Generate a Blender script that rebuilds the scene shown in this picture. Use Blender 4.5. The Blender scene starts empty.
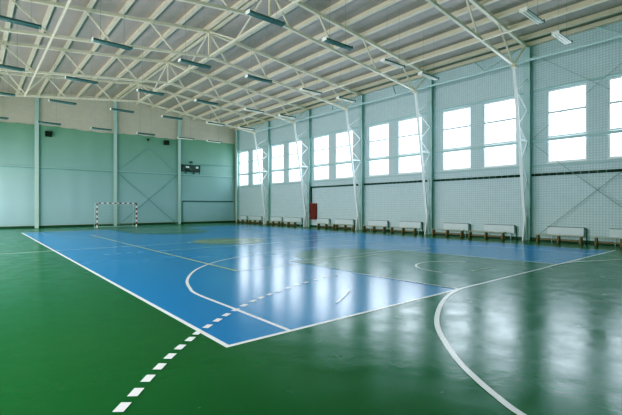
import bpy, math, random
from mathutils import Vector
random.seed(4)
C = bpy.context.scene.collection

# ------------------------------------------------------------------ dimensions
WX = 12.33            # inner face of the window wall
FX = 12.02            # room side of the steel columns on that wall
LX = -12.4            # inner face of the opposite long wall
BW = 0.2              # inner face of the goal-end wall
FW = -42.6            # inner face of the wall behind the viewer
EAVE, RIDGE = 10.27, 11.62
COLY = [-6.3, -12.5, -18.6, -24.5, -30.3]      # column and truss lines
NEXTY = -36.2
WZ0, WZ1 = 3.95, 7.585
WINS = [(-0.36, -2.2), (-3.07, -4.96), (-6.6, -8.54), (-9.32, -11.3), (-12.9, -14.83), (-15.6, -17.55),
        (-19.15, -21.03), (-21.79, -23.75), (-25.21, -27.08), (-27.82, -29.66), (-31.15, -32.88), (-33.71, -35.4)]

def roof_z(x): return RIDGE - (RIDGE - EAVE) * abs(x) / WX
def chord_z(x): return 8.74 + 0.114 * (10.5 - abs(x))
def top_z(x): return roof_z(x) - 0.32

# ------------------------------------------------------------------ materials
def lin(c):
    return tuple(((v / 255) / 12.92 if v / 255 <= 0.04045 else (((v / 255) + 0.055) / 1.055) ** 2.4) for v in c) + (1,)

def mat(name, rgb, rough=0.6, metal=0.0, var=0.08, scale=3.0, spec=0.4):
    m = bpy.data.materials.new(name); m.use_nodes = True
    n, l = m.node_tree.nodes, m.node_tree.links
    b = n['Principled BSDF']
    b.inputs['Roughness'].default_value = rough
    b.inputs['Metallic'].default_value = metal
    b.inputs['Specular IOR Level'].default_value = spec
    tc = n.new('ShaderNodeTexCoord'); nz = n.new('ShaderNodeTexNoise')
    nz.inputs['Scale'].default_value = scale; nz.inputs['Detail'].default_value = 4
    l.new(tc.outputs['Object'], nz.inputs['Vector'])
    mx = n.new('ShaderNodeMix'); mx.data_type = 'RGBA'
    c = lin(rgb)
    mx.inputs[6].default_value = tuple(v * (1 - var) for v in c[:3]) + (1,)
    mx.inputs[7].default_value = tuple(min(1, v * (1 + var)) for v in c[:3]) + (1,)
    l.new(nz.outputs['Fac'], mx.inputs[0]); l.new(mx.outputs[2], b.inputs['Base Color'])
    return m

def floor_mat(name, rgb, rough=0.2, var=0.10, spec=0.5, bump=0.07, vary=1.0):
    """Poured sports flooring: glossy, with the faint trowel and scuff marks that break up the reflections."""
    m = mat(name, rgb, rough, 0, var, 0.35, spec)
    n, l = m.node_tree.nodes, m.node_tree.links
    b = n['Principled BSDF']
    tc = n.new('ShaderNodeTexCoord')
    mp = n.new('ShaderNodeMapping'); mp.inputs['Scale'].default_value = (1.0, 1.0, 1)
    l.new(tc.outputs['Object'], mp.inputs['Vector'])
    nz = n.new('ShaderNodeTexNoise'); nz.inputs['Scale'].default_value = 5.0; nz.inputs['Detail'].default_value = 6
    nz.inputs['Roughness'].default_value = 0.65
    l.new(mp.outputs['Vector'], nz.inputs['Vector'])
    bp = n.new('ShaderNodeBump'); bp.inputs['Strength'].default_value = bump; bp.inputs['Distance'].default_value = 0.02
    l.new(nz.outputs['Fac'], bp.inputs['Height']); l.new(bp.outputs['Normal'], b.inputs['Normal'])
    n2 = n.new('ShaderNodeTexNoise'); n2.inputs['Scale'].default_value = 2.2; n2.inputs['Detail'].default_value = 5
    l.new(tc.outputs['Object'], n2.inputs['Vector'])
    mr = n.new('ShaderNodeMapRange')
    mr.inputs['From Min'].default_value = 0.3; mr.inputs['From Max'].default_value = 0.7
    mr.inputs['To Min'].default_value = rough - 0.04 * vary; mr.inputs['To Max'].default_value = rough + 0.09 * vary
    l.new(n2.outputs['Fac'], mr.inputs['Value']); l.new(mr.outputs['Result'], b.inputs['Roughness'])
    return m

def panel_mat(name, rgb, axis='Y', cell=0.1, row=0.1, dark=0.75, mortar=0.012, rough=0.55, bump=0.3):
    """Wall cladding with a fine square relief; axis is the horizontal axis of the wall."""
    m = mat(name, rgb, rough)
    n, l = m.node_tree.nodes, m.node_tree.links
    b = n['Principled BSDF']; mx = [x for x in n if x.type == 'MIX'][0]
    tc = [x for x in n if x.type == 'TEX_COORD'][0]
    sp = n.new('ShaderNodeSeparateXYZ'); cb = n.new('ShaderNodeCombineXYZ')
    l.new(tc.outputs['Object'], sp.inputs[0]); l.new(sp.outputs[axis], cb.inputs['X'])
    l.new(sp.outputs['Z' if axis != 'Z' else 'X'], cb.inputs['Y'])
    br = n.new('ShaderNodeTexBrick'); br.offset = 0; br.squash = 1
    br.inputs['Scale'].default_value = 1
    br.inputs['Brick Width'].default_value = cell; br.inputs['Row Height'].default_value = row
    br.inputs['Mortar Size'].default_value = mortar; br.inputs['Mortar Smooth'].default_value = 0.3
    br.inputs['Color1'].default_value = (1, 1, 1, 1); br.inputs['Color2'].default_value = (0.97, 0.97, 0.97, 1)
    br.inputs['Mortar'].default_value = (dark, dark, dark, 1)
    l.new(cb.outputs[0], br.inputs['Vector'])
    mu = n.new('ShaderNodeMix'); mu.data_type = 'RGBA'; mu.blend_type = 'MULTIPLY'; mu.inputs[0].default_value = 1
    l.new(mx.outputs[2], mu.inputs[6]); l.new(br.outputs['Color'], mu.inputs[7])
    l.new(mu.outputs[2], b.inputs['Base Color'])
    bp = n.new('ShaderNodeBump'); bp.inputs['Strength'].default_value = bump; bp.inputs['Distance'].default_value = 0.01
    bp.invert = True
    l.new(br.outputs['Fac'], bp.inputs['Height']); l.new(bp.outputs['Normal'], b.inputs['Normal'])
    return m

def striped_mat(name, rgb1, rgb2, period, axis, phase=0.0, duty=0.5):
    m = mat(name, rgb1, 0.4)
    n, l = m.node_tree.nodes, m.node_tree.links
    b = n['Principled BSDF']; tc = [x for x in n if x.type == 'TEX_COORD'][0]
    sp = n.new('ShaderNodeSeparateXYZ'); l.new(tc.outputs['Object'], sp.inputs[0])
    ad = n.new('ShaderNodeMath'); ad.operation = 'ADD'; ad.inputs[1].default_value = 100 * period + phase
    l.new(sp.outputs[axis], ad.inputs[0])
    md = n.new('ShaderNodeMath'); md.operation = 'MODULO'; md.inputs[1].default_value = period
    l.new(ad.outputs[0], md.inputs[0])
    gt = n.new('ShaderNodeMath'); gt.operation = 'GREATER_THAN'; gt.inputs[1].default_value = period * duty
    l.new(md.outputs[0], gt.inputs[0])
    mx = n.new('ShaderNodeMix'); mx.data_type = 'RGBA'
    mx.inputs[6].default_value = lin(rgb1); mx.inputs[7].default_value = lin(rgb2)
    l.new(gt.outputs[0], mx.inputs[0]); l.new(mx.outputs[2], b.inputs['Base Color'])
    return m

def veil_mat(name, rgb, low, cover):
    """Fine mesh fabric: mostly fabric, a little see-through."""
    m = mat(name, rgb, 0.8, 0, 0.12, 0.6, 0.1)
    n, l = m.node_tree.nodes, m.node_tree.links
    tc = [x for x in n if x.type == 'TEX_COORD'][0]; mx = [x for x in n if x.type == 'MIX'][0]
    sp = n.new('ShaderNodeSeparateXYZ'); l.new(tc.outputs['Object'], sp.inputs[0])
    mr = n.new('ShaderNodeMapRange'); mr.inputs['From Min'].default_value = 2.0; mr.inputs['From Max'].default_value = 8.5  # paler blue low down: floor bounce put into the fabric colour
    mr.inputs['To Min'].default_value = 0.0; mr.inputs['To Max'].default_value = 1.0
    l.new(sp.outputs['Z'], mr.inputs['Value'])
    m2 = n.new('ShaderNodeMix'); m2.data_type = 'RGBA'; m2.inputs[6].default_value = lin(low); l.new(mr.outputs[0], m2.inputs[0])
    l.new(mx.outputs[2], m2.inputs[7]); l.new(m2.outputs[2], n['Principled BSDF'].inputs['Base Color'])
    out = [x for x in n if x.type == 'OUTPUT_MATERIAL'][0]; b = n['Principled BSDF']
    tr = n.new('ShaderNodeBsdfTransparent'); ms = n.new('ShaderNodeMixShader'); ms.inputs[0].default_value = cover
    l.new(tr.outputs[0], ms.inputs[1]); l.new(b.outputs[0], ms.inputs[2]); l.new(ms.outputs[0], out.inputs['Surface'])
    return m

def glass_mat(name):
    m = bpy.data.materials.new(name); m.use_nodes = True
    n, l = m.node_tree.nodes, m.node_tree.links
    n.clear(); out = n.new('ShaderNodeOutputMaterial')
    tr = n.new('ShaderNodeBsdfTransparent'); gl = n.new('ShaderNodeBsdfGlossy'); gl.inputs['Roughness'].default_value = 0.05
    tr.inputs[0].default_value = (0.96, 0.98, 0.98, 1)
    ms = n.new('ShaderNodeMixShader'); ms.inputs[0].default_value = 0.05
    l.new(tr.outputs[0], ms.inputs[1]); l.new(gl.outputs[0], ms.inputs[2]); l.new(ms.outputs[0], out.inputs['Surface'])
    return m

M = {}
M['green'] = floor_mat('green_floor_coat', (12, 88, 40), 0.185, 0.10, 0.2, 0.14)
M['blue'] = floor_mat('blue_floor_coat', (0, 120, 192), 0.2, 0.04, 0.4, 0.02, 0.1)
M['olive'] = floor_mat('olive_floor_coat', (58, 106, 90), 0.18, 0.10, 0.22, 0.1)
M['ochrefill'] = floor_mat('ochre_floor_coat', (132, 142, 92), 0.2, 0.06, 0.3, 0.02, 0.1)
M['line'] = mat('white_line_paint', (252, 254, 252), 0.25, 0, 0.03, 6)
M['ochre'] = mat('ochre_line_paint', (176, 190, 138), 0.25, 0, 0.05, 6)
M['wall'] = panel_mat('pale_teal_cladding', (202, 222, 224), 'Y', 0.125, 0.125, 0.78, 0.03)
M['upper'] = panel_mat('cream_cladding', (196, 188, 170), 'X', 1.0, 0.35, 0.93, 0.01)
M['plain'] = mat('plain_wall_paint', (180, 200, 192), 0.7)
M['roof'] = panel_mat('roof_panel', (176, 162, 154), 'Y', 0.25, 30, 0.94, 0.03)
M['purlin'] = mat('cream_steel', (214, 203, 178), 0.45)
M['truss'] = mat('cream_truss_paint', (218, 212, 186), 0.4)
M['post'] = mat('pale_green_steel', (178, 204, 200), 0.45)
M['gable_post'] = mat('pale_sage_steel', (172, 196, 186), 0.5)
M['frame'] = mat('white_window_frame', (226, 234, 232), 0.4)
M['girt'] = mat('pale_teal_girt', (168, 196, 194), 0.45)
M['dark'] = mat('near_black', (24, 28, 28), 0.5)
M['tie'] = mat('grey_tie', (110, 124, 120), 0.5)
M['ochreline'] = mat('pale_ochre_paint', (198, 206, 150), 0.3, 0, 0.04, 6)
M['pale'] = mat('pale_line_paint', (206, 222, 206), 0.3, 0, 0.04, 6)
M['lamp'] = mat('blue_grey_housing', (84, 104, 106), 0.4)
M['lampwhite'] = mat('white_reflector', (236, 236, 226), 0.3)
M['lampshaded'] = mat('shaded_reflector', (104, 130, 132), 0.35)  # shaded copy of the reflector for rows away from the windows
M['mullion'] = mat('grey_mullion', (196, 208, 208), 0.5)
M['tube'] = mat('frosted_tube', (246, 244, 226), 0.25)
M['wire'] = mat('thin_grey_wire', (130, 138, 130), 0.5)
M['rad'] = mat('white_radiator_enamel', (206, 220, 220), 0.35)
M['pipe'] = mat('dark_pipe', (60, 72, 72), 0.5)
M['wood'] = mat('pale_bench_wood', (182, 178, 156), 0.45, 0, 0.15, 5)
M['wooddark'] = mat('brown_bench_wood', (124, 92, 66), 0.5, 0, 0.15, 5)
M['red'] = mat('dark_red_enamel', (142, 22, 38), 0.4)
M['reddark'] = mat('deep_red_enamel', (110, 18, 30), 0.4)
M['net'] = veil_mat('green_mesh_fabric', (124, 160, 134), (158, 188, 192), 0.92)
M['cord'] = mat('white_cord', (188, 206, 200), 0.7)
M['stripev'] = striped_mat('red_white_stripe_post', (226, 226, 220), (112, 14, 34), 0.4, 'Z', 0.0)
M['stripeh'] = striped_mat('red_white_stripe_bar', (226, 226, 220), (112, 14, 34), 0.4, 'X', 0.05)
M['banded'] = striped_mat('black_pipe_with_grey_ties', (24, 28, 28), (112, 128, 126), 0.34, 'Y', 0.0, 0.88)
M['screen'] = mat('dark_display', (20, 24, 26), 0.25)
M['digit'] = mat('pale_display_digit', (196, 208, 200), 0.4)
M['glass'] = glass_mat('window_glass')
M['skirt'] = mat('dark_green_skirting', (18, 56, 44), 0.5)
M['rod'] = mat('grey_green_rod', (112, 150, 146), 0.5)

# ------------------------------------------------------------------ mesh helper
class MB:
    def __init__(s): s.v, s.f = [], []
    def box(s, x0, x1, y0, y1, z0, z1):
        b = len(s.v)
        s.v += [(x, y, z) for z in (z0, z1) for y in (y0, y1) for x in (x0, x1)]
        s.f += [tuple(b + i for i in q) for q in ((0, 2, 3, 1), (4, 5, 7, 6), (0, 1, 5, 4), (2, 6, 7, 3), (0, 4, 6, 2), (1, 3, 7, 5))]
        return s
    def bar(s, p, q, w, h, up=(0, 0, 1)):
        p, q = Vector(p), Vector(q); d = (q - p).normalized(); u = Vector(up)
        a = d.cross(u)
        if a.length < 1e-4: a = d.cross(Vector((1, 0, 0)))
        a.normalize(); c = a.cross(d).normalized(); b = len(s.v)
        for e in (p, q):
            for i, j in ((-1, -1), (1, -1), (1, 1), (-1, 1)): s.v.append(tuple(e + a * (i * w / 2) + c * (j * h / 2)))
        s.f += [(b, b + 1, b + 2, b + 3), (b + 7, b + 6, b + 5, b + 4)] + [(b + i, b + 4 + i, b + 4 + (i + 1) % 4, b + (i + 1) % 4) for i in range(4)]
        return s
    def tube(s, pts, r, n=8):
        pts = [Vector(p) for p in pts]; rings = []
        for i, p in enumerate(pts):
            d = (pts[min(i + 1, len(pts) - 1)] - pts[max(i - 1, 0)]).normalized()
            a = d.cross(Vector((0, 0, 1)))
            if a.length < 1e-3: a = d.cross(Vector((1, 0, 0)))
            a.normalize(); c = a.cross(d); b = len(s.v)
            rr = r[i] if isinstance(r, (list, tuple)) else r
            for k in range(n):
                t = 2 * math.pi * k / n; s.v.append(tuple(p + a * (rr * math.cos(t)) + c * (rr * math.sin(t))))
            rings.append(b)
        for r0, r1 in zip(rings, rings[1:]):
            for k in range(n): s.f.append((r0 + k, r0 + (k + 1) % n, r1 + (k + 1) % n, r1 + k))
        s.f.append(tuple(rings[0] + k for k in reversed(range(n)))); s.f.append(tuple(rings[-1] + k for k in range(n)))
        return s
    def poly(s, pts):
        b = len(s.v); s.v += [tuple(p) for p in pts]; s.f.append(tuple(range(b, b + len(pts)))); return s
    def prism(s, pts, off):
        """pts: closed outline (3-D), off: extrusion vector"""
        b = len(s.v); n = len(pts); o = Vector(off)
        s.v += [tuple(Vector(p)) for p in pts] + [tuple(Vector(p) + o) for p in pts]
        s.f += [tuple(range(b, b + n))[::-1], tuple(range(b + n, b + 2 * n))] + [(b + i, b + (i + 1) % n, b + n + (i + 1) % n, b + n + i) for i in range(n)]
        return s
    def build(s, name, m, parent=None, smooth=False, bevel=0):
        me = bpy.data.meshes.new(name); me.from_pydata(s.v, [], s.f); me.update()
        import bmesh
        bm = bmesh.new(); bm.from_mesh(me); bmesh.ops.recalc_face_normals(bm, faces=bm.faces); bm.to_mesh(me); bm.free()
        me.materials.append(m)
        if smooth:
            for p in me.polygons: p.use_smooth = len(p.vertices) == 4
        o = bpy.data.objects.new(name, me); C.objects.link(o)
        if parent: o.parent = parent
        if bevel:
            b = o.modifiers.new('soft_edges', 'BEVEL'); b.width = bevel; b.segments = 2; b.limit_method = 'ANGLE'
        return o

def tag(o, label=None, cat=None, group=None, kind=None):
    if label: o['label'] = label
    if cat: o['category'] = cat
    if group: o['group'] = group
    if kind: o['kind'] = kind
    return o
def empty(name, loc):
    o = bpy.data.objects.new(name, None); o.empty_display_size = 0.2; o.location = loc; C.objects.link(o); return o
def dup(root, loc):
    r = root.copy(); C.objects.link(r); r.location = loc
    for ch in root.children:
        c = ch.copy(); C.objects.link(c); c.parent = r
        for g in ch.children:
            d = g.copy(); C.objects.link(d); d.parent = c
    return r
NTH = ['first', 'second', 'third', 'fourth', 'fifth', 'sixth', 'seventh', 'eighth', 'ninth', 'tenth', 'eleventh', 'twelfth', 'thirteenth', 'fourteenth']

# ------------------------------------------------------------------ floor with court markings
BX0, BX1, BY0, BY1 = -7.48, 9.2, -34.6, -6.7
floor = (MB().box(LX - .3, BX0, FW - .3, BW + .3, -0.2, 0).box(BX1, WX + .3, FW - .3, BW + .3, -0.2, 0)
         .box(BX0, BX1, FW - .3, BY0, -0.2, 0).box(BX0, BX1, BY1, BW + .3, -0.2, 0).build('floor', M['green']))
tag(floor, 'glossy green sports hall floor around the blue court', 'floor', kind='structure')
CXL = 0.87                                   # long axis of the courts
def flat(pts, z): return [(x, y, z) for x, y in pts]
def ribbon(mb, pts, w, z):
    n = len(pts); L = []
    for i in range(n):
        a, b = Vector(pts[max(i - 1, 0)]), Vector(pts[min(i + 1, n - 1)]); d = (b - a).normalized()
        nn = Vector((-d.y, d.x)) * (w / 2); p = Vector(pts[i]); L.append((p + nn, p - nn))
    b0 = len(mb.v)
    for l, r in L: mb.v += [(l.x, l.y, z), (r.x, r.y, z)]
    for i in range(n - 1): mb.f.append((b0 + 2 * i, b0 + 2 * i + 1, b0 + 2 * i + 3, b0 + 2 * i + 2))
    return mb
def spline(pts, k=8):
    P = [pts[0]] + list(pts) + [pts[-1]]; out = []
    for i in range(1, len(P) - 2):
        p0, p1, p2, p3 = (Vector(P[j]) for j in (i - 1, i, i + 1, i + 2))
        for s in range(k):
            t = s / k
            out.append(0.5 * ((2 * p1) + (p2 - p0) * t + (2 * p0 - 5 * p1 + 4 * p2 - p3) * t * t + (3 * p1 - p0 - 3 * p2 + p3) * t ** 3))
    out.append(Vector(pts[-1])); return [(v.x, v.y) for v in out]
def arc(cx, cy, r, a0, a1, n=40): return [(cx + r * math.cos(math.radians(a0 + (a1 - a0) * i / n)), cy + r * math.sin(math.radians(a0 + (a1 - a0) * i / n))) for i in range(n + 1)]
MIDY = (BY0 + BY1) / 2
def mir(p): return (p[0], 2 * MIDY - p[1])
def mx(p, c=CXL): return (2 * c - p[0], p[1])

# blue court with the olive key areas and centre circle
MB().box(BX0, BX1, BY0, BY1, -.1, 0.0005).build('blue_court', M['blue'], floor)
KX0, KX1, KY = -2.1, 3.6, -28.9
for nm, mk in (('key_area', lambda p: p), ('key_area', mir)):
    pts = [(KX0, BY0 + .05), (KX1, BY0 + .05), (3.1, KY)] + arc(CXL - .3, KY, 2.1, 0, 180, 24) + [(-2.2, KY)]
    MB().poly(flat([mk(p) for p in pts], 0.006)).build(nm, M['olive'], floor)
CC = (-0.05, -20.9)
MB().poly(flat(arc(CC[0], CC[1], 1.8, 0, 360, 48)[:-1], 0.006)).build('centre_circle', M['ochrefill'], floor)
# white boundary of the court
MB_ = MB(); W = 0.07; ZL = 0.011; ZN = 0.004
ribbon(MB_, [(BX0, BY1), (BX0, BY0 + W / 2)], W, ZN); ribbon(MB_, [(BX0 - W / 2, BY0), (BX1 + .45, BY0)], W, ZN)
ribbon(MB_, [(BX0, BY1), (BX1, BY1)], W, ZL); ribbon(MB_, [(BX1, BY0), (BX1, BY1)], .05, ZL)
MB_.build('boundary_line', M['line'], floor)
# handball goal area line (6 m) : measured curve and its mirror
curve = spline([(-1.2, -34.6), (-1.75, -34.6), (-2.26, -34.66), (-2.89, -34.84), (-3.62, -35.16), (-4.33, -35.55), (-4.85, -35.91), (-5.3, -36.31), (-5.72, -36.73), (-6.0, -37.08), (-6.22, -37.4), (-6.4, -37.72), (-6.75, -38.6), (-6.9, -39.6)])
MB_ = MB(); ribbon(MB_, curve, 0.075, ZN + .001)
rc = spline([(3.0, -34.6), (3.9, -34.63), (4.6, -34.78), (5.48, -35.15), (6.32, -35.58), (7.1, -36.1), (7.8, -36.9), (8.3, -38.2), (8.5, -39.6)])
ribbon(MB_, rc, 0.07, ZL + .002)
MB_.build('goal_area_line', M['line'], floor)
MB_ = MB(); ribbon(MB_, [mir((p[0] - .5, p[1])) for p in curve[::2]], 0.08, ZL + .002); ribbon(MB_, [mir(p) for p in rc[::2]], .08, ZL + .002)
MB_.build('goal_area_line', M['ochre'], floor)
# dashed nine-metre line
dash_arc = arc(-0.35, -40.9, 10.0, 90, 150, 4000)
far = [(-8.93, -35.39), (-8.75, -35.17), (-8.56, -34.93), (-8.36, -34.7), (-8.16, -34.47), (-7.95, -34.25), (-7.73, -34.04), (-7.54, -33.85), (-7.3, -33.66), (-7.04, -33.46), (-6.79, -33.27), (-6.52, -33.09), (-6.25, -32.91), (-5.95, -32.73), (-5.7, -32.6), (-5.4, -32.46), (-5.09, -32.33), (-4.75, -32.19), (-4.4, -32.06), (-4.05, -31.95), (-3.65, -31.84), (-3.25, -31.75), (-2.85, -31.67)]
MB_ = MB(); ds = spline(far, 8)
for i in range(len(far)):
    k = 8 * i; a, b = Vector(ds[max(k - 3, 0)]), Vector(ds[min(k + 3, len(ds) - 1)]); d = (b - a).normalized(); c = Vector(far[i])
    ribbon(MB_, [tuple(c - d * .085), tuple(c + d * .085)], 0.095, ZN + .003)
MB_.build('free_throw_line', M['line'], floor)
# basketball three-point line
tp = [(-6.5, BY0), (-6.5, -33.0), (-6.5, -31.5), (-6.36, -30.83), (-6.1, -30.07), (-5.72, -29.33), (-5.28, -28.66), (-4.73, -28.04), (-4.07, -27.48), (-3.3, -27.03), (-2.3, -26.6), (-1.0, -26.25), (CXL - .4, -26.1)]
tps = spline(tp)
MB_ = MB(); ribbon(MB_, tps, 0.065, ZN + .001); ribbon(MB_, [mx(p, CXL - .4) for p in tps], 0.05, ZL + .001)
MB_.build('three_point_line', M['line'], floor)
MB_ = MB(); ribbon(MB_, [mir(p) for p in tps], .05, ZL + .001); ribbon(MB_, [mir(mx(p, CXL - .4)) for p in tps], .05, ZL + .001)
MB_.build('three_point_line', M['ochre'], floor)
MB_ = MB()
ribbon(MB_, [(KX0 + .05, BY0), (-2.25, -31.7)], .06, ZL); ribbon(MB_, [(-2.25, KY), (1.0, KY - .05), (3.1, KY)], .05, ZL)
ribbon(MB_, [(KX1, BY0), (3.1, KY)], .05, ZL)
ribbon(MB_, arc(0.75, -33.0, 1.2, 20, 190, 30), .06, ZL + .002)
ribbon(MB_, [(-4.86, -33.83), (-4.4, -33.54), (-3.92, -33.22)], .05, ZL + .002)
MB_.build('key_line', M['line'], floor)
MB_ = MB(); ribbon(MB_, [(0.37, -33.6), (1.46, -33.6)], .06, ZL + .002); MB_.build('penalty_mark', M['ochre'], floor)
# volleyball court and halfway line
MB_ = MB(); VX0, VX1 = -4.47, 4.7
ribbon(MB_, [(VX0, -29.5), (VX0, -12.0)], .085, ZL); ribbon(MB_, [(VX1, -29.5), (VX1, -12.0)], .05, ZL)
ribbon(MB_, [(VX0, -12.0), (VX1, -12.0)], .05, ZL); ribbon(MB_, [(VX0, -29.5), (VX1, -29.5)], .04, ZL)
MB_.build('volleyball_line', M['ochreline'], floor)
MB_ = MB()
ribbon(MB_, [(VX0, -23.3), (VX1, -23.3)], .07, ZL + .002)
for x in (-6.2, -5.8, -5.43, -5.05): ribbon(MB_, [(x - .1, -23.15), (x + .1, -23.15)], .06, ZL + .002)
MB_.build('attack_line', M['pale'], floor)
MB_ = MB(); ribbon(MB_, [(-10.6, -20.6), (BX1, -20.6)], .07, ZL + .002)
for p in ((-1.9, -20.4), (1.75, -20.9)): ribbon(MB_, [(p[0] - .09, p[1]), (p[0] + .09, p[1])], .18, ZL + .003)
MB_.build('halfway_line', M['pale'], floor)

# ------------------------------------------------------------------ walls
wr = MB()
ys = sorted({FW - .3, BW + .3} | {y for w in WINS for y in w})
for y0, y1 in zip(ys, ys[1:]):
    hole = any(abs(w[1] - y0) < 1e-6 and abs(w[0] - y1) < 1e-6 for w in WINS)
    if hole:
        wr.box(WX, WX + .24, y0, y1, 0, WZ0); wr.box(WX, WX + .24, y0, y1, WZ1, EAVE)
    else: wr.box(WX, WX + .24, y0, y1, 0, EAVE)
o = wr.build('wall_right', M['wall']); tag(o, 'pale teal clad long wall holding the row of high windows', 'wall', kind='structure')
def gable(y0, y1):
    return MB().prism([(LX - .3, y0, 0), (WX + .3, y0, 0), (WX + .3, y0, EAVE), (0, y0, RIDGE + .05), (LX - .3, y0, EAVE)], (0, y1 - y0, 0))
o = gable(BW, BW + .24).build('wall_back', M['upper']); tag(o, 'cream gable wall above the green netting behind the goal', 'wall', kind='structure')
o = gable(FW - .24, FW).build('wall_front', M['plain']); tag(o, 'pale plain end wall opposite the goal', 'wall', kind='structure')
wl = MB()  # low openings are added, out of view, to admit fill light
for y0, y1 in zip(ys, ys[1:]):
    if any(abs(w[1] - y0) < 1e-6 and abs(w[0] - y1) < 1e-6 for w in WINS):
        wl.box(LX - .24, LX, y0, y1, 0, 1.0); wl.box(LX - .24, LX, y0, y1, 4.6, EAVE)
    else: wl.box(LX - .24, LX, y0, y1, 0, EAVE)
o = wl.build('wall_left', M['plain']); tag(o, 'pale plain long wall opposite the windows', 'wall', kind='structure')
o = MB().box(-12.3, WX - .02, BW - .05, BW - .002, 0.0, .16).build('baseboard_back', M['skirt']); tag(o, 'dark green skirting along the foot of the end wall', 'skirting', kind='structure')
o = MB().box(WX - .05, WX - .002, FW, BW - .06, 0.0, .13).build('baseboard_right', M['skirt']); tag(o, 'dark green skirting along the foot of the window wall', 'skirting', kind='structure')

# ------------------------------------------------------------------ roof: panels, purlins
T = .12
rf = MB()
for s in (-1, 1):
    x0, x1 = 0, s * (WX + .35); z0, z1 = RIDGE, roof_z(WX + .35)
    rf.prism([(x0, FW - .3, z0), (x1, FW - .3, z1), (x1, FW - .3, z1 + T), (x0, FW - .3, z0 + T)], (0, BW + .3 - FW + .3, 0))
ceiling = rf.build('ceiling', M['roof']); tag(ceiling, 'pitched hall roof of grey panels over cream purlins', 'ceiling', kind='structure')
PUR = [0.16, 1.72, 3.12, 4.53, 5.9, 7.28, 8.66, 10.05, 11.4]
for s in (-1, 1):
    for x in PUR:
        z = roof_z(x) - .012; xx = s * x; m = MB(); sl = (RIDGE - EAVE) / WX * -s
        # channel purlin: web with an upper and a lower flange
        m.bar((xx, FW + .02, z - .11), (xx, BW - .02, z - .11), .035, .22)
        m.box(xx - .1, xx + .1, FW + .02, BW - .02, z - .235, z - .205)
        m.build('purlin', M['purlin'], ceiling)
MB().box(-.13, .13, FW + .02, BW - .02, RIDGE - .06, RIDGE - .03).build('ridge_strip', M['dark'], ceiling)
for s in (-1, 1):
    xx = s * (WX - .16)
    MB().box(xx - .1, xx + .1, FW + .02, BW - .02, roof_z(xx) - .26, roof_z(xx) - .06).build('eave_beam', M['purlin'], ceiling)

# ------------------------------------------------------------------ roof trusses
BN = [10.5, 7.3, 4.55, 1.8]; TN = [11.85, 8.9, 5.92, 3.15, 0.0]
proto = empty('roof_truss', (0, COLY[0], 0))
def tpart(name, p, q, w, h=None): return MB().bar(p, q, w, h or w).build(name, M['truss'], proto)
b_ = MB()
for s in (-1, 1): b_.bar((s * 10.55, 0, chord_z(10.55)), (0, 0, chord_z(0)), .12, .12)
b_.build('bottom_chord', M['truss'], proto)
t_ = MB()
for s in (-1, 1): t_.bar((s * 12.0, 0, top_z(12.0)), (0, 0, top_z(0)), .14, .14)
t_.build('top_chord', M['truss'], proto)
tpart('king_post', (0, 0, chord_z(0)), (0, 0, top_z(0)), .1)
DIAG = [((-8.85, 1), (-7.35, 0)), ((-6.05, 1), (-4.9, 0)), ((-3.2, 1), (-1.95, 0)), ((0, 1), (1.1, 0)), ((2.8, 1), (3.8, 0)), ((5.9, 1), (7.05, 0)), ((8.85, 1), (10.45, 0)), ((11.85, 1), (10.5, 0)), ((-11.85, 1), (-10.5, 0))]
for (xa, ta), (xb, tb) in DIAG: tpart('diagonal', (xa, 0, top_z(xa) if ta else chord_z(xa)), (xb, 0, top_z(xb) if tb else chord_z(xb)), .07)
for s in (-1, 1):
    MB().box(s * 10.5 - .12, s * 10.5 + .12, -.1, .1, chord_z(10.5) - .16, chord_z(10.5) + .05).build('gusset_plate', M['truss'], proto)
for i, y in enumerate(COLY):
    t = proto if i == 0 else dup(proto, (0, y, 0))
    tag(t, '%s cream steel roof truss counted from the goal end' % NTH[i], 'roof truss', 'roof trusses')
# long ties running the length of the hall
for x, z, w, lab in ((-7.3, chord_z(7.3) - .02, .075, 'bright cream tie bar under the trusses on the side away from the windows'),
                     (0.0, chord_z(0) + .02, .085, 'bright cream tie bar under the ridge linking the king posts'),
                     (7.3, chord_z(7.3) - .02, .07, 'cream tie bar under the trusses between ridge and windows')):
    m = MB().bar((x, FW + .05, z), (x, COLY[0], z), w, w)
    tag(m.build('roof_tie', M['truss']), lab, 'tie bar', 'long roof ties')
# longitudinal bracing in the ridge plane
rb = empty('ridge_bracing', (0, COLY[0], 9.9))
LY = COLY + [NEXTY]
for a, b in zip(LY, LY[1:]):
    mid = (a + b) / 2
    for p, q in (((0, a - .1, top_z(0) - .02), (0, mid, chord_z(0))), ((0, b + .1, top_z(0) - .02), (0, mid, chord_z(0)))):
        o = MB().bar(p, q, .06, .06).build('brace', M['truss']); o.parent = rb; o.matrix_parent_inverse.identity()
        o.location = (0, -rb.location.y, -rb.location.z)
tag(rb, 'cream diagonal braces rising to the ridge between the trusses', 'bracing')
# diagonal roof bracing seen near the left tie
rb = empty('roof_bracing', (0, 0, 0))
for (p, q) in (((-7.3, COLY[0] - .2, chord_z(7.3) + .1), (-8.9, -9.2, top_z(8.9))), ((-7.3, COLY[0] - .2, chord_z(7.3) + .1), (-5.9, -9.2, top_z(5.9) - .05))):
    MB().bar(p, q, .06, .06).build('brace', M['truss'], rb)
tag(rb, 'pair of thin cream braces fanning from the last truss to the roof', 'bracing')
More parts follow.
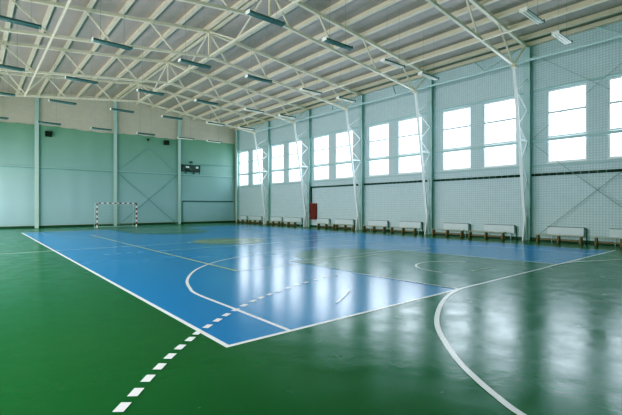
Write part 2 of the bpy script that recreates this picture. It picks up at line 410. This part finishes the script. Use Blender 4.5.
# eave lattice linking the column heads
el = empty('eave_lattice', (10.55, 0, 8.8))
ex, ez = 10.55, 8.8
def epart(n, p, q, w):
    o = MB().bar(p, q, w, w).build(n, M['post'], el); o.location = (-ex, 0, -ez); return o
epart('tie', (ex, FW + .05, 8.79), (ex, COLY[0], 8.79), .08)
for a, b in zip([0.0] + COLY, LY):
    for (p, q) in (((12.05, b + .3, 10.0), (ex, b + 1.5, 8.8)), ((12.05, b + 2.9, 10.0), (ex, b + 1.5, 8.8))):
        if q[1] < COLY[0]: epart('brace', p, q, .055)
tag(el, 'pale green lattice under the eave linking the column heads above the windows', 'lattice')

# ------------------------------------------------------------------ steel columns on the window wall
def hsec(cx0, cx1, w, z0, z1):
    m = MB()
    m.box(cx0, cx0 + .025, -w / 2, w / 2, z0, z1); m.box(cx1 - .025, cx1, -w / 2, w / 2, z0, z1); m.box(cx0, cx1, -.012, .012, z0, z1)
    return m
col = empty('lattice_column', (0, COLY[0], 0))
hsec(FX, WX - .005, .3, 0, 10.0).build('flange_post', M['post'], col)
inner = lambda z: 11.93 - (11.93 - 10.55) * ((z - .1) / 8.6)
MB().bar((inner(0.02), 0, 0.02), (inner(8.62), 0, 8.62), .13, .1, (1, 0, 0)).build('inclined_chord', M['frame'], col)
zs = [1.3, 2.2, 3.15, 4.1, 5.0, 5.85, 6.7, 7.5, 8.3]
for i, (a, b) in enumerate(zip(zs, zs[1:])):
    p = (inner(a) if i % 2 else FX, 0, a); q = (FX if i % 2 else inner(b), 0, b)
    MB().bar(p, q, .05, .05, (0, 1, 0)).build('lattice_brace', M['frame'], col)
MB().box(inner(5.1), FX, -.04, .04, 5.06, 5.16).build('stub_beam', M['frame'], col)
MB().prism([(11.5, -.03, 0), (FX, -.03, 0), (FX, -.03, 1.2), (inner(1.2), -.03, 1.2)], (0, .06, 0)).build('base_plate', M['frame'], col)
ORDC = ['between the second and third windows', 'between the fourth and fifth windows', 'between the sixth and seventh windows', 'between the eighth and ninth windows', 'between the tenth and eleventh windows']
for i, y in enumerate(COLY):
    c_ = col if i == 0 else dup(col, (0, y, 0))
    tag(c_, 'white tapering lattice column %s from the goal end' % ORDC[i], 'column', 'lattice columns along the window wall', 'thing')
cc = empty('corner_column', (0, -.26 + .0, 0))
hsec(FX, WX - .005, .3, 0, 10.0).build('flange_post', M['post'], cc)
tag(cc, 'pale green steel column in the corner beside the first window', 'column', kind='thing')
# posts on the end wall
GPX = [-6.0, -0.12, 5.79]
for i, x in enumerate(GPX):
    g = empty('gable_post', (x, BW, 0)); h = roof_z(x) - .3
    MB().box(-.14, .14, -.23, -.2, 0, h).build('flange', M['gable_post'], g); MB().box(-.015, .015, -.2, -.005, 0, h).build('web', M['gable_post'], g)
    tag(g, ['pale sage steel post on the end wall farthest from the windows', 'pale sage steel post on the end wall directly behind the goal', 'pale sage steel post on the end wall beside the scoreboard'][i], 'post', 'posts on the end wall', 'thing')
for i, (x0, x1) in enumerate(((LX + .1, -6.16), (-5.84, -.28), (.04, 5.63), (5.95, WX - .36))):
    g = empty('wall_rail', (x0, BW, 4.85))
    MB().box(0, x1 - x0, -.10, -.055, -.06, .06).build('rail', M['rod'], g)
    MB().box(0, x1 - x0, -.115, -.10, .05, .08).build('lip', M['gable_post'], g)
    tag(g, 'thin grey green end wall rail ' + ['left of the first post', 'between the first two posts', 'crossing the crossed rods', 'below the scoreboard'][i], 'rail', 'mid height rails on the end wall', 'thing')
MB_ = MB().box(8.0, WX - .36, BW - .13, BW - .06, 6.0, 6.09); tag(MB_.build('wall_rail', M['rod']), 'thin rail running from the scoreboard to the corner', 'rail', kind='thing')
fr = empty('gate_frame', (6.15, BW, 0))
MB().box(0, 5.7, -.12, -.06, 2.2, 2.3).build('head_rail', M['pipe'], fr); MB().box(0, .06, -.12, -.06, .17, 2.2).build('side_post', M['rod'], fr)
tag(fr, 'dark thin frame of the low gate between scoreboard post and corner', 'frame', kind='thing')
xb = empty('cross_bracing', (0, BW, 0))
for p, q in (((.1, -.15, 4.75), (5.55, -.15, .02)), ((5.55, -.19, 4.8), (.1, -.19, .02))): MB().tube([p, q], .028, 6).build('rod', M['rod'], xb)
for p, q in (((.1, -.15, 5.0), (2.8, -.15, 7.3)), ((5.55, -.19, 5.0), (2.8, -.19, 7.3))): MB().tube([p, q], .02, 6).build('rod', M['rod'], xb)
tag(xb, 'thin rods crossing in an X on the end wall right of the goal', 'bracing')
xr = empty('cross_bracing', (WX - .2, -33.25, 0))
for d, (y0, y1) in ((0, (2.75, -2.95)), (-.05, (-2.95, 2.75))):
    MB().tube([(d, y0, .02), (d, y1, 5.0)], .012, 6).build('rod', M['wire'], xr); MB().tube([(d, y0, 5.2), (d, y1, 9.6)], .01, 6).build('rod', M['wire'], xr)
tag(xr, 'thin rods crossing in an X over the window pair nearest the viewer', 'bracing')
# green netting
nt = empty('wall_netting', (0, BW, 0))
for x0, x1 in ((LX + .1, -6.05), (-5.95, -.17), (-.07, 5.74), (5.84, WX - .33)):
    n = max(2, int((x1 - x0) / .13)); top = []
    for i in range(n + 1):
        x = x0 + (x1 - x0) * i / n; base = 8.36 + .02 * max(0, x)
        sc = .07 * abs(math.sin(math.pi * (x - LX) / 1.3)) ** .7 if x < 5.8 else .02 * math.sin(x * 3)
        top.append((x, -.04 + .008 * math.sin(x * 4), base - sc + (.05 * math.sin(x * .9))))
    m = MB()
    for (xa, ya, za), (xb_, yb, zb) in zip(top, top[1:]):
        for k in range(6):
            t0, t1 = k / 6, (k + 1) / 6
            m.poly([(xa, ya, .2 + (za - .2) * t0), (xb_, yb, .2 + (zb - .2) * t0), (xb_, yb, .2 + (zb - .2) * t1), (xa, ya, .2 + (za - .2) * t1)])
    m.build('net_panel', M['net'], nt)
tag(nt, 'green mesh netting hung with a scalloped top over the end wall', 'netting')

# ------------------------------------------------------------------ windows
for i, (ya, yb) in enumerate(WINS):
    y1, y0 = ya, yb
    w = empty('window_%d' % (i + 1), (WX, (y0 + y1) / 2, WZ0)); hw = (y1 - y0) / 2; H = WZ1 - WZ0
    f = MB(); x0, x1 = .04, .12; t = .075
    f.box(x0, x1, -hw, hw, 0, t).box(x0, x1, -hw, hw, H - t, H).box(x0, x1, -hw, -hw + t, t, H - t).box(x0, x1, hw - t, hw, t, H - t)
    f.build('window_frame', M['frame'], w)
    for k, z in enumerate((H * .355, H * .69)):
        MB().box(.01, .115, -hw + t, hw - t, z - .045, z + .045).build('mullion', M['mullion'], w)
    MB().box(.08, .09, -hw + t, hw - t, t, H - t).build('window_pane', M['glass'], w)
    MB().box(-.05, .06, -hw - .03, hw + .03, -.05, 0).build('window_sill', M['frame'], w)
    tag(w, '%s tall white framed window counted from the goal end' % NTH[i], 'window', 'high windows', 'structure')
# rails of the window wall, one set per bay
ENDS = [(-.45, COLY[0] + .16)] + [(a - .16, b + .16) for a, b in zip(COLY, COLY[1:])] + [(COLY[-1] - .16, NEXTY)]
PAIR = ['first window pair from the goal end', 'second window pair from the goal end', 'third window pair from the goal end', 'fourth window pair from the goal end', 'fifth window pair from the goal end', 'window pair nearest the viewer']
for i, (a, b) in enumerate(ENDS):
    L = a - b
    for z, h, d, nm, lab in ((5.1, .13, .13, 'wall_rail', 'pale teal rail crossing the middle of the %s'), (7.7, .1, .12, 'head_rail', 'pale teal rail above the %s'), (3.82, .09, .09, 'sill_rail', 'pale teal ledge below the %s')):
        o = MB().box(-d, -.055, -L / 2, L / 2, -h / 2, h / 2).build(nm, M['girt']); o.location = (WX, (a + b) / 2, z)
        tag(o, lab % PAIR[i], 'rail', nm.replace('_', ' ') + 's', 'thing')
# dark banded pipe
bp = empty('banded_pipe', (WX - .09, -12.34, 3.36))
for i, (a, b) in enumerate(ENDS[2:]):
    if i == 0: a = -12.66
    o = MB().tube([(0, a, 0), (0, b, 0)], .065, 8).build('pipe_run', M['banded'], bp, True); o.location = (0, 12.34, 0)
o = MB().tube([(0, -.34, 0), (0, -.34, -1.34)], .05, 8).build('drop_pipe', M['dark'], bp, True)
tag(bp, 'black banded pipe running along the window wall and dropping to the red cabinet', 'pipe')
# red cabinet
rc_ = empty('wall_mounted_cabinet', (WX - .01, -13.02, .62))
MB().box(-.26, 0, -.34, .34, 0, 1.38).build('body', M['red'], rc_, bevel=.012)
d = MB().box(-.285, -.262, -.3, .3, .05, 1.33).build('door', M['reddark'], rc_, bevel=.006)
MB().box(-.31, -.287, .2, .24, .6, .75).build('handle', M['dark'], d)
tag(rc_, 'dark red fire hose cabinet on the window wall under the black pipe', 'cabinet')

# ------------------------------------------------------------------ radiators
RAD = [(-.9, -2.1), (-2.75, -4.95), (-6.65, -8.4), (-8.95, -11.4), (-13.5, -15.0), (-15.75, -17.7), (-19.25, -21.0), (-22.05, -23.75), (-25.4, -27.0), (-27.95, -29.6), (-31.2, -32.8), (-33.8, -35.3)]
for i, (a, b) in enumerate(RAD):
    L = a - b; r = empty('radiator', (WX, (a + b) / 2, 0))
    m = MB().box(-.16, -.06, -L / 2, L / 2, .3, .72); k = int(L / .1)
    for j in range(k): y = -L / 2 + .05 + j * (L - .1) / max(1, k - 1); m.box(-.17, -.16, y - .03, y + .03, .32, .7)
    m.build('panel', M['rad'], r)
    MB().box(-.165, -.055, -L / 2, L / 2, .722, .742).build('top_grille', M['pipe'], r)
    MB().tube([(-.1, -L / 2 - .03, .7), (-.1, -L / 2 - .1, .66), (-.1, -L / 2 - .1, .02)], .03, 8).build('supply_pipe', M['pipe'], r, True)
    for y in (-L / 2 + .2, L / 2 - .2): MB().box(-.13, -.09, y - .02, y + .02, 0, .31).build('leg', M['rad'], r)
    tag(r, 'white panel radiator under the %s window from the goal end' % NTH[i], 'radiator', 'radiators along the window wall')

# ------------------------------------------------------------------ low gym benches
bx = WX - .72
BEN = [(-1.3, -3.3), (-3.7, -5.7), (-6.9, -8.9), (-9.3, -11.3), (-14.3, -16.3), (-16.6, -18.3), (-19.3, -21.3), (-21.7, -23.9), (-25.0, -27.0), (-27.3, -29.4), (-30.9, -32.95), (-33.35, -35.4)]
def bench(L):
    r = empty('gym_bench', (0, 0, 0))
    MB().box(-.13, .13, -L / 2, L / 2, .34, .375).build('seat', M['wood'], r, bevel=.006)
    for y in (-L / 2 + .1, 0, L / 2 - .1):
        MB().prism([(-.16, y - .04, 0), (.16, y - .04, 0), (.16, y - .04, .06), (.08, y - .04, .34), (-.08, y - .04, .34), (-.16, y - .04, .06)], (0, .08, 0)).build('leg', M['wooddark'], r)
    MB().box(-.03, .03, -L / 2 + .06, L / 2 - .06, .1, .17).build('lower_beam', M['wooddark'], r)
    return r
b0 = bench(2.05)
for i, (a, b) in enumerate(BEN):
    r = b0 if i == 0 else dup(b0, (0, 0, 0))
    r.location = (bx, (a + b) / 2, 0)
    tag(r, '%s low wooden bench from the goal end standing in front of the radiators' % NTH[i], 'bench', 'low benches along the window wall')

# ------------------------------------------------------------------ handball goal
g = empty('handball_goal', (-.62, -2.6, 0)); gw, gh = 1.54, 2.0
for s in (-1, 1): MB().box(s * gw - .04, s * gw + .04, -.04, .04, 0, gh).build('goal_post', M['stripev'], g)
MB().box(-gw + .04, gw - .04, -.04, .04, gh - .04, gh + .04).build('crossbar', M['stripeh'], g)
for s in (-1, 1):
    MB().tube([(s * gw, .04, gh), (s * gw, .75, gh - .05), (s * gw, 1.0, .03)], .018, 6).build('back_stay', M['cord'], g, True)
    MB().tube([(s * gw, .04, .02), (s * gw, 1.0, .02)], .018, 6).build('base_rail', M['cord'], g)
MB().tube([(-gw, 1.0, .02), (gw, 1.0, .02)], .018, 6).build('rear_rail', M['cord'], g)
m = MB(); n = 22
for i in range(n + 1):
    x = -gw + 2 * gw * i / n
    m.tube([(x, .05, gh - .02), (x, .74, gh - .07), (x, .98, .04)], .005, 3)
for i in range(1, 15):
    t = i / 15; y = .74 + .24 * t; z = (gh - .07) * (1 - t) + .04 * t; m.tube([(-gw, y, z), (gw, y, z)], .005, 3)
m.build('goal_net', M['cord'], g)
tag(g, 'red and white striped handball goal standing before the end wall', 'goal')

# ------------------------------------------------------------------ scoreboard and boxes on the end wall
sb = empty('mounted_scoreboard', (6.98, BW - .08, 5.22))
MB().box(-.98, .98, -.16, 0, 0, .7).build('housing', M['dark'], sb, bevel=.01)
for x0, x1, z0, z1 in ((-.55, -.2, .38, .55), (.5, .78, .36, .56)): MB().box(x0, x1, -.175, -.162, z0, z1).build('display', M['digit'], sb)
for x0, x1, z0, z1 in ((-.9, -.62, .1, .6), (-.12, .4, .12, .6)): MB().box(x0, x1, -.172, -.162, z0, z1).build('display', M['screen'], sb)
for x in (-.6, -.5, .25, .35, .9): MB().box(x - .02, x + .02, -.14, -.06, -.22, 0).build('bracket', M['dark'], sb)
MB().tube([(-.0, -.06, .72), (-.0, -.06, .95)], .02, 6).build('stem', M['dark'], sb)
MB().tube([(-.16, -.08, .99), (.16, -.08, .99)], [.05, .09], 10).build('horn', M['dark'], sb)
tag(sb, 'black scoreboard with pale displays mounted high on the end wall', 'scoreboard')
for i, (x, z) in enumerate(((-5.2, 7.66), (4.5, 7.92))):
    k = empty('mounted_loudspeaker', (x, BW - .07, z))
    MB().box(-.24, .24, -.24, 0, -.22, .22).build('cabinet', M['dark'], k, bevel=.01)
    MB().box(-.2, .2, -.252, -.242, -.18, .18).build('grille', M['screen'], k)
    tag(k, ['square black box speaker near the post farthest from the windows', 'square black box speaker above the crossed rods'][i], 'speaker', 'black boxes on the end wall')
k = empty('mounted_siren', (2.75, BW - .07, 8.05))
MB().tube([(0, 0, 0), (0, -.2, 0)], [.05, .1], 10).build('bell', M['dark'], k); MB().box(-.04, .04, -.02, 0, -.12, .1).build('bracket', M['dark'], k)
tag(k, 'small dark siren high on the end wall right of the goal', 'siren')

# ------------------------------------------------------------------ suspended trough lights
HL = .73
def light_proto(refl):
    lp = empty('ceiling_light', (0, 0, 0))
    MB().prism([(-HL, -.13, 0), (-HL, .13, 0), (-HL, .07, .09), (-HL, -.07, .09)], (2 * HL, 0, 0)).build('housing', M['lamp'], lp)
    MB().box(-HL + .02, HL - .02, -.115, .115, -.012, -.002).build('reflector', refl, lp)
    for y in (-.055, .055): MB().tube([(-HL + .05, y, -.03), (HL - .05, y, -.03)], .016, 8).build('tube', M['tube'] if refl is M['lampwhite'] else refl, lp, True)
    for s in (-1, 1): MB().box(min(s * HL, s * (HL + .02)), max(s * HL, s * (HL + .02)), -.13, .13, -.03, .095).build('end_cap', M['lampwhite'] if s < 0 else M['lamp'], lp)
    return lp
protos = {M['lampshaded']: light_proto(M['lampshaded']), M['lampwhite']: light_proto(M['lampwhite'])}; used = set()
LX_ = [-8.75, -5.55, -2.0, 1.5, 5.05, 7.9]
LYR = [(-3.3, 7.95), (-9.25, 8.36), (-15.1, 8.36), (-21.25, 8.36), (-27.2, 8.36), (-33.3, 8.36)]
ROWN = ['row farthest from the windows', 'second row from the windowless side', 'row just left of the ridge', 'row just right of the ridge', 'second row from the windows', 'row nearest the windows']
# which lights of the grid the photo shows
SEEN = {0: (0, 1, 2, 3), 1: (0, 1, 2, 3), 2: (0, 1, 2, 3, 4), 3: (0, 1, 2, 3, 4), 4: (0, 1, 2, 3, 4, 5), 5: (0, 1, 2, 3, 4, 5)}
for r, x in enumerate(LX_):
    for k in SEEN[r]:
        y, z = LYR[k]
        m_ = M['lampwhite'] if r >= 4 else M['lampshaded']  # window glare put into the colour: bright reflectors by the windows, dull elsewhere
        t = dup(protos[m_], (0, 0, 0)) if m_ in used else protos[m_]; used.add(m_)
        t.location = (x, y, z)
        tag(t, 'hanging trough light, %s from the goal end, %s' % (NTH[k], ROWN[r]), 'ceiling light', 'hanging trough lights')
for t in [o for o in C.objects if o.get('category') == 'ceiling light']:
    x, y, z = t.location
    for dx in (-.45, .45):
        o = MB().tube([(dx, 0, .09), (dx, 0, roof_z(x + dx) - z - .01)], .006, 5).build('suspension_wire', M['wire'], t)

# ------------------------------------------------------------------ light
world = bpy.data.worlds.new('overcast_sky'); bpy.context.scene.world = world; world.use_nodes = True
wn = world.node_tree.nodes; bg = wn['Background']
bg.inputs[0].default_value = (0.78, 0.89, 1.0, 1); bg.inputs[1].default_value = 3.0
for i, (ya, yb) in enumerate(WINS):
    for side, x, e, c in ((1, WX + .4, 108, (0.78, 0.89, 1.0)), (-1, LX - .4, 330 if i < 8 else 260, (1.0, 0.99, 0.96))):  # left-hand lamps are added fill behind the unseen openings
        ld = bpy.data.lights.new('window_and_fill_light', 'AREA'); ld.shape = 'RECTANGLE'; ld.size = 3.9; ld.size_y = 2.2
        ld.energy = e; ld.color = c
        lo = bpy.data.objects.new('window_and_fill_light', ld); C.objects.link(lo)
        lo.location = (x, (ya + yb) / 2, (WZ0 + WZ1) / 2 if side > 0 else 2.8); lo.rotation_euler = (0, side * math.radians(90), 0)

# ------------------------------------------------------------------ camera
cam = bpy.data.cameras.new('camera'); co = bpy.data.objects.new('camera', cam); C.objects.link(co)
co.location = (-9.9285, -39.1539, 1.7623); co.rotation_euler = (math.pi / 2, 0, -0.696631)
cam.sensor_width = 36; cam.lens = 403.81 / 622 * 36; cam.shift_y = -1.474 / 622; cam.clip_end = 200
bpy.context.scene.camera = co
sc = bpy.context.scene
sc.view_settings.view_transform = 'Standard'; sc.view_settings.look = 'None'; sc.view_settings.exposure = 0.2

# photographic grade: deep, slightly teal shadows
vs = sc.view_settings; vs.use_curve_mapping = True
cm = vs.curve_mapping
for ch, pts in ((0, ((0.05, 0.03), (0.12, 0.103), (0.3, 0.305))), (1, ((0.03, 0.028), (0.1, 0.105), (0.3, 0.325))), (2, ((0.03, 0.02), (0.1, 0.094), (0.3, 0.325)))):
    for p in pts: cm.curves[ch].points.new(*p)
cm.update()
